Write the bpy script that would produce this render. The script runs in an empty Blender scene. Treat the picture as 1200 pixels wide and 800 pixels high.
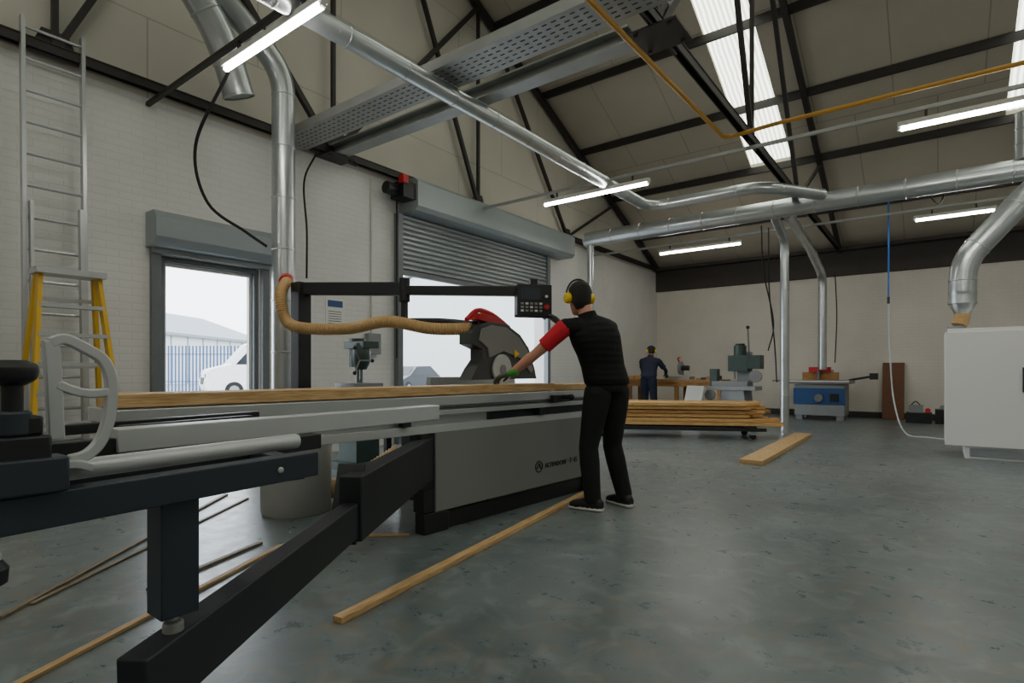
import bpy, bmesh, math, random
from mathutils import Vector as V, Matrix, Quaternion
from mathutils.bvhtree import BVHTree
random.seed(4)
scene=bpy.context.scene

# ---------------------------------------------------------------- materials
def lin(c):
    o=[]
    for x in c:
        x/=255.0
        o.append(x/12.92 if x<=0.04045 else ((x+0.055)/1.055)**2.4)
    return (o[0],o[1],o[2],1.0)
MATS={}
def mat(name,col,rough=0.6,metal=0.0,nscale=6.0,namt=0.15,bump=0.0,bscale=60.0,emit=None,estr=0.0,stretch=(1,1,1),coat=0.0,alpha=1.0,trans=0.0):
    if name in MATS: return MATS[name]
    m=bpy.data.materials.new(name); m.use_nodes=True
    nt=m.node_tree; N=nt.nodes; L=nt.links
    b=N['Principled BSDF']
    tc=N.new('ShaderNodeTexCoord'); mp=N.new('ShaderNodeMapping'); mp.inputs['Scale'].default_value=stretch
    L.new(tc.outputs['Object'],mp.inputs['Vector'])
    no=N.new('ShaderNodeTexNoise'); no.inputs['Scale'].default_value=nscale; no.inputs['Detail'].default_value=5
    L.new(mp.outputs['Vector'],no.inputs['Vector'])
    mx=N.new('ShaderNodeMix'); mx.data_type='RGBA'
    c=lin(col)
    mx.inputs[6].default_value=tuple(x*(1-namt) for x in c[:3])+(1,)
    mx.inputs[7].default_value=tuple(min(1,x*(1+namt)) for x in c[:3])+(1,)
    L.new(no.outputs['Fac'],mx.inputs[0]); L.new(mx.outputs[2],b.inputs['Base Color'])
    b.inputs['Roughness'].default_value=rough; b.inputs['Metallic'].default_value=metal
    b.inputs['Coat Weight'].default_value=coat
    if trans: b.inputs['Transmission Weight'].default_value=trans
    if bump:
        n2=N.new('ShaderNodeTexNoise'); n2.inputs['Scale'].default_value=bscale; L.new(mp.outputs['Vector'],n2.inputs['Vector'])
        bp=N.new('ShaderNodeBump'); bp.inputs['Strength'].default_value=bump; bp.inputs['Distance'].default_value=0.01
        L.new(n2.outputs['Fac'],bp.inputs['Height']); L.new(bp.outputs['Normal'],b.inputs['Normal'])
    if emit:
        b.inputs['Emission Color'].default_value=lin(emit); b.inputs['Emission Strength'].default_value=estr
    MATS[name]=m; return m

def mat_brick(name,col,axis,bw=0.45,bh=0.15,dirt=0.12,bump=0.35,mort=0.012,mdark=0.86,rough=0.75):
    m=bpy.data.materials.new(name); m.use_nodes=True
    nt=m.node_tree; N=nt.nodes; L=nt.links; b=N['Principled BSDF']
    g=N.new('ShaderNodeNewGeometry'); s=N.new('ShaderNodeSeparateXYZ'); cb=N.new('ShaderNodeCombineXYZ')
    L.new(g.outputs['Position'],s.inputs[0])
    L.new(s.outputs['Y' if axis=='y' else 'X'],cb.inputs[0])
    L.new(s.outputs['Y' if axis=='roof' else 'Z'],cb.inputs[1])
    br=N.new('ShaderNodeTexBrick'); br.inputs['Scale'].default_value=1.0
    br.inputs['Brick Width'].default_value=bw; br.inputs['Row Height'].default_value=bh
    br.inputs['Mortar Size'].default_value=mort; br.inputs['Mortar Smooth'].default_value=0.6
    c=lin(col)
    br.inputs['Color1'].default_value=c; br.inputs['Color2'].default_value=tuple(x*0.985 for x in c[:3])+(1,)
    br.inputs['Mortar'].default_value=tuple(x*mdark for x in c[:3])+(1,)
    L.new(cb.outputs[0],br.inputs['Vector'])
    no=N.new('ShaderNodeTexNoise'); no.inputs['Scale'].default_value=1.3; no.inputs['Detail'].default_value=8
    L.new(g.outputs['Position'],no.inputs['Vector'])
    rp=N.new('ShaderNodeMapRange'); rp.inputs[1].default_value=0.3; rp.inputs[2].default_value=0.7
    rp.inputs[3].default_value=1-dirt; rp.inputs[4].default_value=1.0
    L.new(no.outputs['Fac'],rp.inputs[0])
    mx=N.new('ShaderNodeMix'); mx.data_type='RGBA'; mx.blend_type='MULTIPLY'; mx.inputs[0].default_value=1
    L.new(br.outputs['Color'],mx.inputs[6]); L.new(rp.outputs[0],mx.inputs[7]); L.new(mx.outputs[2],b.inputs['Base Color'])
    b.inputs['Roughness'].default_value=rough
    bp=N.new('ShaderNodeBump'); bp.inputs['Strength'].default_value=bump; bp.inputs['Distance'].default_value=0.006
    inv=N.new('ShaderNodeMath'); inv.operation='SUBTRACT'; inv.inputs[0].default_value=1
    L.new(br.outputs['Fac'],inv.inputs[1]); L.new(inv.outputs[0],bp.inputs['Height']); L.new(bp.outputs['Normal'],b.inputs['Normal'])
    return m

def mat_floor():
    m=bpy.data.materials.new('floor_concrete'); m.use_nodes=True
    nt=m.node_tree; N=nt.nodes; L=nt.links; b=N['Principled BSDF']
    g=N.new('ShaderNodeNewGeometry')
    n1=N.new('ShaderNodeTexNoise'); n1.inputs['Scale'].default_value=0.9; n1.inputs['Detail'].default_value=9; n1.inputs['Roughness'].default_value=0.65; n1.inputs['Distortion'].default_value=0.6
    n2=N.new('ShaderNodeTexNoise'); n2.inputs['Scale'].default_value=7; n2.inputs['Detail'].default_value=10; n2.inputs['Roughness'].default_value=0.75
    n3=N.new('ShaderNodeTexNoise'); n3.inputs['Scale'].default_value=5.0; n3.inputs['Detail'].default_value=9; n3.inputs['Distortion'].default_value=1.2
    n4=N.new('ShaderNodeTexNoise'); n4.inputs['Scale'].default_value=0.55; n4.inputs['Detail'].default_value=4
    for n in (n1,n2,n3,n4): L.new(g.outputs['Position'],n.inputs['Vector'])
    r=N.new('ShaderNodeValToRGB'); e=r.color_ramp.elements
    e[0].position=0.3; e[0].color=lin((76,88,92)); e[1].position=0.72; e[1].color=lin((118,128,130))
    L.new(n1.outputs['Fac'],r.inputs[0])
    r2=N.new('ShaderNodeValToRGB'); e=r2.color_ramp.elements
    e[0].position=0.47; e[0].color=(0,0,0,1); e[1].position=0.62; e[1].color=(1,1,1,1); L.new(n2.outputs['Fac'],r2.inputs[0])
    r4=N.new('ShaderNodeValToRGB'); e=r4.color_ramp.elements
    e[0].position=0.4; e[0].color=(0.05,0.05,0.05,1); e[1].position=0.62; e[1].color=(0.5,0.5,0.5,1); L.new(n4.outputs['Fac'],r4.inputs[0])
    mx=N.new('ShaderNodeMix'); mx.data_type='RGBA'; mx.inputs[7].default_value=lin((140,124,98))
    ml=N.new('ShaderNodeMath'); ml.operation='MULTIPLY'
    L.new(r2.outputs[0],ml.inputs[0]); L.new(r4.outputs[0],ml.inputs[1]); L.new(ml.outputs[0],mx.inputs[0]); L.new(r.outputs[0],mx.inputs[6])
    r3=N.new('ShaderNodeValToRGB'); e=r3.color_ramp.elements
    e[0].position=0.50; e[0].color=(0,0,0,1); e[1].position=0.72; e[1].color=(1,1,1,1); L.new(n3.outputs['Fac'],r3.inputs[0])
    ml2=N.new('ShaderNodeMath'); ml2.operation='MULTIPLY'; ml2.inputs[1].default_value=0.35; L.new(r3.outputs[0],ml2.inputs[0])
    mx2=N.new('ShaderNodeMix'); mx2.data_type='RGBA'; mx2.inputs[7].default_value=lin((158,166,168))
    L.new(ml2.outputs[0],mx2.inputs[0]); L.new(mx.outputs[2],mx2.inputs[6]); L.new(mx2.outputs[2],b.inputs['Base Color'])
    rr=N.new('ShaderNodeMapRange'); rr.inputs[1].default_value=0.3; rr.inputs[2].default_value=0.7; rr.inputs[3].default_value=0.22; rr.inputs[4].default_value=0.44
    L.new(n2.outputs['Fac'],rr.inputs[0]); L.new(rr.outputs[0],b.inputs['Roughness'])
    bp=N.new('ShaderNodeBump'); bp.inputs['Strength'].default_value=0.05; bp.inputs['Distance'].default_value=0.01
    L.new(n2.outputs['Fac'],bp.inputs['Height']); L.new(bp.outputs['Normal'],b.inputs['Normal'])
    return m

def mat_wood(name,col,dark,sc=(1,1,1)):
    m=bpy.data.materials.new(name); m.use_nodes=True
    nt=m.node_tree; N=nt.nodes; L=nt.links; b=N['Principled BSDF']
    tc=N.new('ShaderNodeTexCoord'); mp=N.new('ShaderNodeMapping'); mp.inputs['Scale'].default_value=sc
    L.new(tc.outputs['Object'],mp.inputs['Vector'])
    no=N.new('ShaderNodeTexNoise'); no.inputs['Scale'].default_value=9; no.inputs['Detail'].default_value=7; no.inputs['Distortion'].default_value=0.6
    L.new(mp.outputs[0],no.inputs['Vector'])
    r=N.new('ShaderNodeValToRGB'); e=r.color_ramp.elements
    e[0].position=0.35; e[0].color=lin(dark); e[1].position=0.62; e[1].color=lin(col)
    L.new(no.outputs['Fac'],r.inputs[0]); L.new(r.outputs[0],b.inputs['Base Color']); b.inputs['Roughness'].default_value=0.6
    return m

M_floor=mat_floor()
M_wallL=mat_brick('painted_block_left',(228,227,224),'y',0.225,0.075,0.10,0.3,0.008,0.94)
M_wallB=mat_brick('painted_block_back',(222,216,205),'x',0.225,0.075,0.10,0.3,0.008,0.94)
M_gable=mat_brick('gable_panel',(206,201,190),'y',2.4,1.2,0.08,0.3,0.010,0.7)
M_roof=mat_brick('roof_liner_panel',(188,180,164),'roof',1.22,2.4,0.1,0.3,0.012,0.65)
M_band=mat('dark_gutter_board',(60,54,52),0.7)
M_steel=mat('dark_painted_steel',(52,48,47),0.5,0.2)
M_galv=mat('galvanised_duct',(190,195,197),0.3,0.8,3.0,0.25)
M_galvd=mat('galvanised_tray',(160,162,160),0.5,0.4,5.0,0.2)
M_alu=mat('brushed_aluminium',(186,189,190),0.35,0.5,2.0,0.08,stretch=(40,1,1))
M_alul=mat('anodised_light',(190,193,194),0.4,0.3,2.0,0.06)
M_blk=mat('black_powdercoat',(30,31,34),0.45,0.1,8,0.2)
M_slate=mat('slate_powdercoat',(48,56,66),0.42,0.2,5,0.12)
M_anth=mat('anthracite_beam',(38,42,46),0.5,0.2,5,0.15)
M_panel=mat('saw_panel_grey',(128,129,127),0.45,0.1,2,0.06)
M_hood=mat('guard_grey',(132,133,131),0.45,0.1,5,0.08)
M_hoodd=mat('guard_dark_grey',(66,68,70),0.45,0.1,5,0.08)
M_rub=mat('black_rubber',(22,22,23),0.8)
M_red=mat('red_plastic',(190,30,32),0.4)
M_yel=mat('yellow_plastic',(240,200,20),0.4)
M_fibre=mat('yellow_fibreglass',(214,170,30),0.5)
M_hose=mat('buff_hose',(190,156,106),0.5,0,4,0.12)
M_white=mat('white_enamel',(226,226,224),0.35,0,1,0.03)
M_shut=mat('shutter_grey',(150,156,158),0.45,0.4,4,0.08)
M_shutbox=mat('shutter_box_grey',(152,160,163),0.5,0.2,2,0.06)
M_frame=mat('door_frame_grey',(112,118,122),0.5,0.1)
M_tube=mat('lamp_tube_glow',(255,252,248),0.5,emit=(255,250,242),estr=50)
M_lamp=mat('lamp_batten',(205,205,200),0.5)
M_gas=mat('gas_pipe_yellow',(190,140,50),0.5)
M_cable=mat('cable_black',(20,20,20),0.6)
M_blue=mat('air_hose_blue',(40,110,190),0.4)
M_clear=mat('air_hose_pale',(190,200,200),0.3)
M_green=mat('machine_green',(52,70,66),0.45,0.1,8,0.2)
M_mblue=mat('machine_blue',(40,78,130),0.4,0.1)
M_mgrey=mat('machine_grey',(140,144,147),0.45,0.2)
M_castiron=mat('ground_cast_iron',(130,132,132),0.35,0.5)
M_drum=mat('drum_plastic_grey',(172,172,168),0.6,0,3,0.15)
M_wood=mat_wood('planed_oak',(206,164,104),(170,124,70),(1.2,1.2,14))
M_woody=mat_wood('oak_length_y',(206,172,124),(172,134,84),(14,0.8,14))
M_woodx=mat_wood('oak_length_x',(214,174,112),(180,134,76),(0.8,14,14))
M_woodd=mat_wood('strip_dark',(140,124,100),(92,80,64),(14,0.8,14))
M_bench=mat_wood('bench_timber',(176,130,72),(130,90,46),(1,10,10))
M_board=mat_wood('brown_board',(120,76,44),(92,56,32),(10,10,1))
M_screen=mat('control_screen',(60,66,74),0.2)
M_glass=mat('dark_glass',(30,36,42),0.1)
M_vanw=mat('van_white',(232,234,236),0.3)
M_car=mat('car_paint_dark',(22,27,36),0.25)
M_asph=mat('yard_asphalt',(132,132,130),0.8,0,2,0.1)
M_bld=mat('render_white',(205,208,208),0.8,0,0.5,0.05)
M_bldroof=mat('sheet_roof_grey',(126,136,144),0.6)
M_fence=mat('fence_blue',(44,74,120),0.5)

# ---------------------------------------------------------------- builder
class B:
    def __init__(s,name,M=None):
        s.name=name; s.bm=bmesh.new(); s.mats=[]; s.M=M or Matrix.Identity(4)
    def mi(s,m):
        if m not in s.mats: s.mats.append(m)
        return s.mats.index(m)
    def face(s,vs,m):
        try:
            f=s.bm.faces.new(vs); f.material_index=s.mi(m); return f
        except Exception: return None
    def box(s,lo,hi,m):
        x0,y0,z0=lo; x1,y1,z1=hi
        c=[(x0,y0,z0),(x1,y0,z0),(x1,y1,z0),(x0,y1,z0),(x0,y0,z1),(x1,y0,z1),(x1,y1,z1),(x0,y1,z1)]
        v=[s.bm.verts.new(q) for q in c]
        for f in ((0,3,2,1),(4,5,6,7),(0,1,5,4),(1,2,6,5),(2,3,7,6),(3,0,4,7)): s.face([v[i] for i in f],m)
    def beam(s,p,q,w,h,m,up=(0,0,1)):
        p=V(p);q=V(q);d=(q-p).normalized();u=V(up)
        if abs(d.dot(u))>0.99: u=V((0,1,0))
        r=d.cross(u).normalized(); u=r.cross(d).normalized()
        v=[]
        for e in (p,q):
            for a,b in ((-1,-1),(1,-1),(1,1),(-1,1)): v.append(s.bm.verts.new(e+r*a*w/2+u*b*h/2))
        for f in ((3,2,1,0),(4,5,6,7),(0,1,5,4),(1,2,6,5),(2,3,7,6),(3,0,4,7)): s.face([v[i] for i in f],m)
    def tube(s,pts,rad,m,n=16,cap=True):
        pts=[V(p) for p in pts]
        if not isinstance(rad,(list,tuple)): rad=[rad]*len(pts)
        N=len(pts); tang=[]
        for i in range(N):
            a=pts[max(i-1,0)]; b=pts[min(i+1,N-1)]
            t=(b-a); 
            if t.length<1e-7: t=tang[-1] if tang else V((0,0,1))
            tang.append(t.normalized())
        u=V((0,0,1)) if abs(tang[0].z)<0.9 else V((1,0,0))
        r=tang[0].cross(u).normalized(); rings=[]
        for i in range(N):
            r=(r-tang[i]*r.dot(tang[i])).normalized(); w=tang[i].cross(r)
            rings.append([s.bm.verts.new(pts[i]+(r*math.cos(2*math.pi*k/n)+w*math.sin(2*math.pi*k/n))*rad[i]) for k in range(n)])
        for i in range(N-1):
            for k in range(n): s.face([rings[i][k],rings[i][(k+1)%n],rings[i+1][(k+1)%n],rings[i+1][k]],m)
        if cap:
            s.face(rings[0][::-1],m); s.face(rings[-1],m)
    def cyl(s,p,q,r,m,r2=None,n=20): s.tube([p,q],[r,r if r2 is None else r2],m,n)
    def poly(s,pts,vec,m):
        a=[s.bm.verts.new(V(p)) for p in pts]; b=[s.bm.verts.new(V(p)+V(vec)) for p in pts]
        s.face(a[::-1],m); s.face(b,m); n=len(pts)
        for i in range(n): s.face([a[i],a[(i+1)%n],b[(i+1)%n],b[i]],m)
    def ball(s,c,r,m,sc=(1,1,1)):
        g=bmesh.ops.create_uvsphere(s.bm,u_segments=16,v_segments=10,radius=r)
        for v in g['verts']:
            v.co=V((v.co.x*sc[0],v.co.y*sc[1],v.co.z*sc[2]))+V(c)
            for f in v.link_faces: f.material_index=s.mi(m)
    def done(s,bevel=0.0,parent=None,ang=35):
        bmesh.ops.recalc_face_normals(s.bm,faces=s.bm.faces)
        me=bpy.data.meshes.new(s.name)
        vs=[v.co for v in s.bm.verts]
        lo=V((min(v.x for v in vs),min(v.y for v in vs),min(v.z for v in vs))); hi=V((max(v.x for v in vs),max(v.y for v in vs),max(v.z for v in vs)))
        c=V(((lo.x+hi.x)/2,(lo.y+hi.y)/2,lo.z))
        for v in s.bm.verts: v.co-=c
        s.bm.to_mesh(me); s.bm.free()
        for m in s.mats: me.materials.append(m)
        for p in me.polygons: p.use_smooth=True
        me.set_sharp_from_angle(angle=math.radians(ang))
        o=bpy.data.objects.new(s.name,me); scene.collection.objects.link(o)
        o.matrix_world=s.M@Matrix.Translation(c)
        if bevel:
            b=o.modifiers.new('bev','BEVEL'); b.width=bevel; b.segments=2; b.limit_method='ANGLE'; b.angle_limit=math.radians(40)
        if parent is not None:
            bpy.context.view_layer.update()
            mw=o.matrix_world.copy(); o.parent=parent; o.matrix_parent_inverse=parent.matrix_world.inverted(); o.matrix_world=mw
        return o

def path(pts,step=0.06,fil=0.0):
    pts=[V(p) for p in pts]; P=[pts[0]*2-pts[1]]+pts+[pts[-1]*2-pts[-2]]; out=[]
    for i in range(1,len(P)-2):
        L=(P[i+1]-P[i]).length; k=max(2,int(L/step))
        for j in range(k):
            t=j/k; a,b,c,d=P[i-1],P[i],P[i+1],P[i+2]
            out.append(0.5*((2*b)+(c-a)*t+(2*a-5*b+4*c-d)*t*t+(3*b-a-3*c+d)*t**3))
    out.append(pts[-1]); return out
def fillet(pts,r,n=6):
    pts=[V(p) for p in pts]; out=[pts[0]]
    for i in range(1,len(pts)-1):
        a,b,c=pts[i-1],pts[i],pts[i+1]; d1=(a-b).normalized(); d2=(c-b).normalized()
        rr=min(r,(a-b).length*0.45,(c-b).length*0.45); p=b+d1*rr; q=b+d2*rr
        for j in range(n+1):
            t=j/n; out.append(p*(1-t)**2+b*2*t*(1-t)+q*t*t)
    out.append(pts[-1]); return out
def duct(pts,r,m=None,fr=0.3,rib=0.6,b=None):
    own=b is None
    if own: b=B('extraction_duct')
    m=m or M_galv
    pp=fillet(pts,fr); b.tube(pp,r,m,24)
    for i in range(len(pp)-1):
        p,q=pp[i],pp[i+1]; L=(q-p).length
        if L<0.05: continue
        d=(q-p).normalized()
        if L>0.25:
            k=max(1,int(L/rib))
            for j in range(k+1):
                c=p+(q-p)*(j/k); b.tube([c-d*0.012,c-d*0.006,c+d*0.006,c+d*0.012],[r*0.99,r*1.05,r*1.05,r*0.99],m,24,False)
            # spiral lock seam
            turns=int(L/0.14); n=turns*10
            u=V((0,0,1)) if abs(d.z)<0.9 else V((1,0,0)); a=d.cross(u).normalized(); c2=d.cross(a)
            if turns>1: b.tube([p+(q-p)*(t/n)+(a*math.cos(t*0.628)+c2*math.sin(t*0.628))*r*1.0 for t in range(n+1)],0.0028,m,4,False)
    if own: b.done()

# ---------------------------------------------------------------- room shell
WX=-6.6; BY=15.8; EX=9.4; SY=-6.6; RY=4.6; SL=0.443; EZ=4.12
def rz(y): return EZ+SL*((BY-y) if y>RY else (y-SY))
b=B('floor'); b.box((WX-0.25,SY-0.25,-0.2),(EX+0.25,BY+0.25,0),M_floor); b.done()
b=B('wall_left')
T=-0.25
def wl(y0,y1,z0,z1): b.box((WX+T,y0,z0),(WX,y1,z1),M_wallL)
wl(SY,2.52,0,3.96); wl(2.52,3.62,2.34,3.96); wl(3.62,5.85,0,3.96); wl(5.85,9.84,3.5,3.96); wl(9.84,BY,0,3.96)
b.poly([(WX+T,SY,3.96),(WX+T,BY,3.96),(WX+T,BY,rz(BY)),(WX+T,RY,rz(RY)),(WX+T,SY,rz(SY))],(-T,0,0),M_gable); b.done()
b=B('wall_right'); b.box((EX,SY,0),(EX+0.25,BY,3.96),M_wallL)
b.poly([(EX,SY,3.96),(EX,BY,3.96),(EX,BY,rz(BY)),(EX,RY,rz(RY)),(EX,SY,rz(SY))],(0.25,0,0),M_gable); b.done()
b=B('wall_back'); b.box((WX-0.25,BY,0),(EX+0.25,BY+0.25,4.12),M_wallB); b.done()
b=B('wall_front'); b.box((WX-0.25,SY-0.25,0),(EX+0.25,SY,4.12),M_wallB); b.done()
b=B('baseboard_back'); b.box((WX,BY-0.03,0),(EX,BY,0.14),M_band); b.done()
b=B('trim_1'); b.box((WX,BY-0.09,3.42),(EX,BY,4.06),M_band); b.box((WX,BY-0.32,4.0),(EX,BY-0.09,4.08),M_band); b.done(0.01)

M_rl=bpy.data.materials.new('rooflight_grp_glow'); M_rl.use_nodes=True  # skylight through the sheet is put in as striped emission, nothing passes through
_n=M_rl.node_tree.nodes; _l=M_rl.node_tree.links; _b=_n['Principled BSDF']
_g=_n.new('ShaderNodeNewGeometry'); _w=_n.new('ShaderNodeTexWave'); _w.bands_direction='X'; _w.inputs['Scale'].default_value=4.0; _w.inputs['Distortion'].default_value=1.5; _w.inputs['Detail'].default_value=3
_l.new(_g.outputs['Position'],_w.inputs['Vector']); _r=_n.new('ShaderNodeMapRange'); _r.inputs[3].default_value=2.4; _r.inputs[4].default_value=6.0
_l.new(_w.outputs['Fac'],_r.inputs[0]); _l.new(_r.outputs[0],_b.inputs['Emission Strength']); _b.inputs['Emission Color'].default_value=lin((240,246,228)); _b.inputs['Base Color'].default_value=lin((220,222,205))
b=B('ceiling')
def rp(x0,x1,y0,y1,m,off=0.0,th=0.12,bb=None):
    (bb or b).poly([(x0,y0,rz(y0)+off),(x1,y0,rz(y0)+off),(x1,y1,rz(y1)+off),(x0,y1,rz(y1)+off)],(0,0,th),m)
rl=[(-3.2,-2.4),(0.92,1.72),(5.4,6.2)]
xs=[WX-0.25]
for a,c in rl: xs+= [a,c]
xs.append(EX+0.25)
for i in range(len(xs)-1):
    if i%2==0:
        rp(xs[i],xs[i+1],RY,BY+0.25,M_roof); rp(xs[i],xs[i+1],SY-0.25,RY,M_roof)
    else:
        rp(xs[i],xs[i+1],12.75,BY+0.25,M_roof); rp(xs[i],xs[i+1],RY,5.8,M_roof)
        rp(xs[i],xs[i+1],3.4,RY,M_roof); rp(xs[i],xs[i+1],SY-0.25,-3.55,M_roof)
b.done()
for i,(a,c) in enumerate(rl):
    for j,(y0,y1) in enumerate(((5.8,12.75),(-3.55,3.4))):
        b=B('window_%d'%(i*2+j+1)); rp(a,c,y0,y1,M_rl,0.07,0.02,b); b.done()

b=B('roof_purlins')
for y in (14.3,12.75,11.2,9.65,8.1,6.55,5.0,4.2,2.65,1.1,-0.45,-2.0,-3.55,-5.1):
    b.box((WX+0.02,y-0.03,rz(y)-0.15),(EX-0.02,y+0.03,rz(y)-0.012),M_steel)
b.done()
def truss(x):
    b=B('roof_truss')
    t=4.05
    for dx in (-0.035,0.035): b.beam((x+dx,SY+0.02,t),(x+dx,BY-0.1,t),0.012,0.09,M_steel)
    b.beam((x,SY+0.02,t+0.04),(x,BY-0.1,t+0.04),0.1,0.012,M_steel)
    for s in (1,-1):
        ye=RY+s*11.1
        b.beam((x,ye,EZ-0.10),(x,RY,EZ+SL*11.2-0.19),0.09,0.12,M_steel)
        n1=RY+s*3.0; n2=RY+s*6.0
        def rr(y): return rz(y)-0.2
        b.beam((x,n1,t),(x,n1,rr(n1)),0.05,0.05,M_steel)
        b.beam((x,n2,t),(x,RY+s*3.4,rr(RY+s*3.4)),0.06,0.06,M_steel)
        b.beam((x,n2,t),(x,RY+s*8.2,rr(RY+s*8.2)),0.05,0.05,M_steel)
        b.beam((x,RY,t),(x,n1,rr(n1)),0.07,0.07,M_steel)
        b.beam((x,n1,t),(x,RY+s*1.0,rr(RY+s*1.0)),0.06,0.06,M_steel)
        for n,w in ((n1,0.2),(n2,0.2)):
            b.poly([(x-0.01,n-w,t-0.07),(x-0.01,n+w,t-0.07),(x-0.01,n+w*0.5,t+0.18),(x-0.01,n-w*0.5,t+0.18)],(0.02,0,0),M_steel)
            for k in (-1,1): b.cyl((x-0.02,n+k*w*0.6,t-0.02),(x+0.02,n+k*w*0.6,t-0.02),0.014,M_steel,n=8)
    b.beam((x,RY,t),(x,RY,rz(RY)-0.2),0.05,0.05,M_steel)
    b.poly([(x-0.012,RY-0.38,t-0.08),(x-0.012,RY+0.38,t-0.08),(x-0.012,RY+0.24,t+0.28),(x-0.012,RY-0.24,t+0.28)],(0.024,0,0),M_steel)
    b.box((x-0.22,RY-0.2,t-0.10),(x+0.22,RY+0.2,t-0.085),M_steel)
    for k in (-0.15,0.15):
        for j in (-0.15,0.15): b.cyl((x+k,RY+j,t-0.12),(x+k,RY+j,t-0.09),0.018,M_steel,n=6)
    b.done()
for x in (WX+0.1,-1.9,2.8,7.5): truss(x)
b=B('longitudinal_roof_beam')
b.box((WX+0.16,RY-0.09,4.10),(-2.15,RY+0.09,4.12),M_galvd); b.box((WX+0.16,RY-0.09,3.97),(-2.15,RY+0.09,3.985),M_galvd); b.box((WX+0.16,RY-0.01,3.985),(-2.15,RY+0.01,4.10),M_galvd); b.done()
b=B('cable_tray')
b.box((WX+0.01,3.85,3.97),(3.0,4.2,3.982),M_galvd); b.box((WX+0.01,3.83,3.97),(3.0,3.85,4.07),M_galvd); b.box((WX+0.01,4.2,3.97),(3.0,4.22,4.07),M_galvd)
x=WX+0.1
while x<0:
    for yy in (3.885,3.95,4.015,4.08,4.145): b.box((x,yy,3.9675),(x+0.045,yy+0.012,3.9705),M_steel)
    x+=0.09
b.done()
for i,(y,z,m) in enumerate(((7.4,3.87,M_galvd),(2.4,3.87,M_steel),(11.85,3.83,M_galvd))):
    b=B('conduit_rail'); b.box((WX+0.01,y-0.02,z),(6.0,y+0.02,z+0.04),m); b.done()

# ---------------------------------------------------------------- doors
b=B('door_1')
b.box((WX-0.2,2.525,0.002),(WX-0.02,2.575,2.33),M_frame); b.box((WX-0.2,3.565,0.002),(WX-0.02,3.615,2.33),M_frame); b.box((WX-0.2,2.575,2.28),(WX-0.02,3.565,2.33),M_frame)
b.box((WX-0.12,2.575,0.002),(WX-0.08,2.61,2.28),M_white); b.box((WX-0.12,3.53,0.002),(WX-0.08,3.565,2.28),M_white); b.box((WX-0.12,2.61,2.24),(WX-0.08,3.53,2.28),M_white)
b.box((WX+0.002,2.42,0.002),(WX+0.06,2.51,2.4),M_frame); b.box((WX+0.002,3.63,0.002),(WX+0.06,3.72,2.4),M_frame)
b.poly([(WX+0.002,2.38,2.40),(WX+0.2,2.38,2.40),(WX+0.28,2.38,2.48),(WX+0.28,2.38,2.68),(WX+0.2,2.38,2.76),(WX+0.002,2.38,2.76)],(0,1.42,0),M_shutbox)
b.box((WX+0.05,2.42,2.34),(WX+0.09,3.72,2.42),M_shut)
b.done(0.004)
b=B('door_2')
b.box((WX+0.002,5.75,0.002),(WX+0.1,5.85,3.5),M_frame); b.box((WX+0.002,9.84,0.002),(WX+0.1,9.94,3.5),M_frame)
b.poly([(WX+0.002,5.85,3.52),(WX+0.36,5.85,3.52),(WX+0.42,5.85,3.58),(WX+0.42,5.85,3.94),(WX+0.36,5.85,4.0),(WX+0.002,5.85,4.0)],(0,4.55,0),M_shutbox)
z=3.52
pr=[]
while z>2.66:
    pr+=[(WX+0.025,z),(WX+0.055,z-0.02),(WX+0.055,z-0.055),(WX+0.025,z-0.075)]; z-=0.078
o=[(x,z) for x,z in pr]+[(WX+0.005,pr[-1][1]),(WX+0.005,3.52)]
b.poly([(x,5.85,z) for x,z in o],(0,3.99,0),M_shut); b.box((WX+0.005,5.85,2.58),(WX+0.07,9.84,2.66),M_frame)
b.box((WX+0.1,5.6,3.66),(WX+0.38,5.84,3.9),M_blk); b.cyl((WX+0.2,5.62,3.78),(WX+0.2,5.42,3.78),0.09,M_blk); b.box((WX+0.3,5.58,3.86),(WX+0.4,5.68,3.98),M_red)
b.cyl((WX+0.12,5.70,3.7),(WX+0.12,5.70,1.3),0.012,M_cable,n=8)
b.done(0.004,ang=25)
b=B('isolator_switch_box'); b.box((WX,5.2,1.35),(WX+0.1,5.42,1.65),M_mgrey); b.cyl((WX+0.1,5.31,1.5),(WX+0.13,5.31,1.5),0.035,M_red,n=14); b.box((WX,5.3,1.65),(WX+0.025,5.325,3.9),M_lamp); b.done(0.006)
b=B('safety_notice'); b.box((WX,4.55,1.7),(WX+0.006,4.85,2.1),M_white); b.box((WX+0.006,4.58,1.98),(WX+0.008,4.82,2.07),M_mblue)
for k in range(6): b.box((WX+0.006,4.59,1.75+k*0.033),(WX+0.008,4.8,1.758+k*0.033),M_blk)
b.done()

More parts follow.
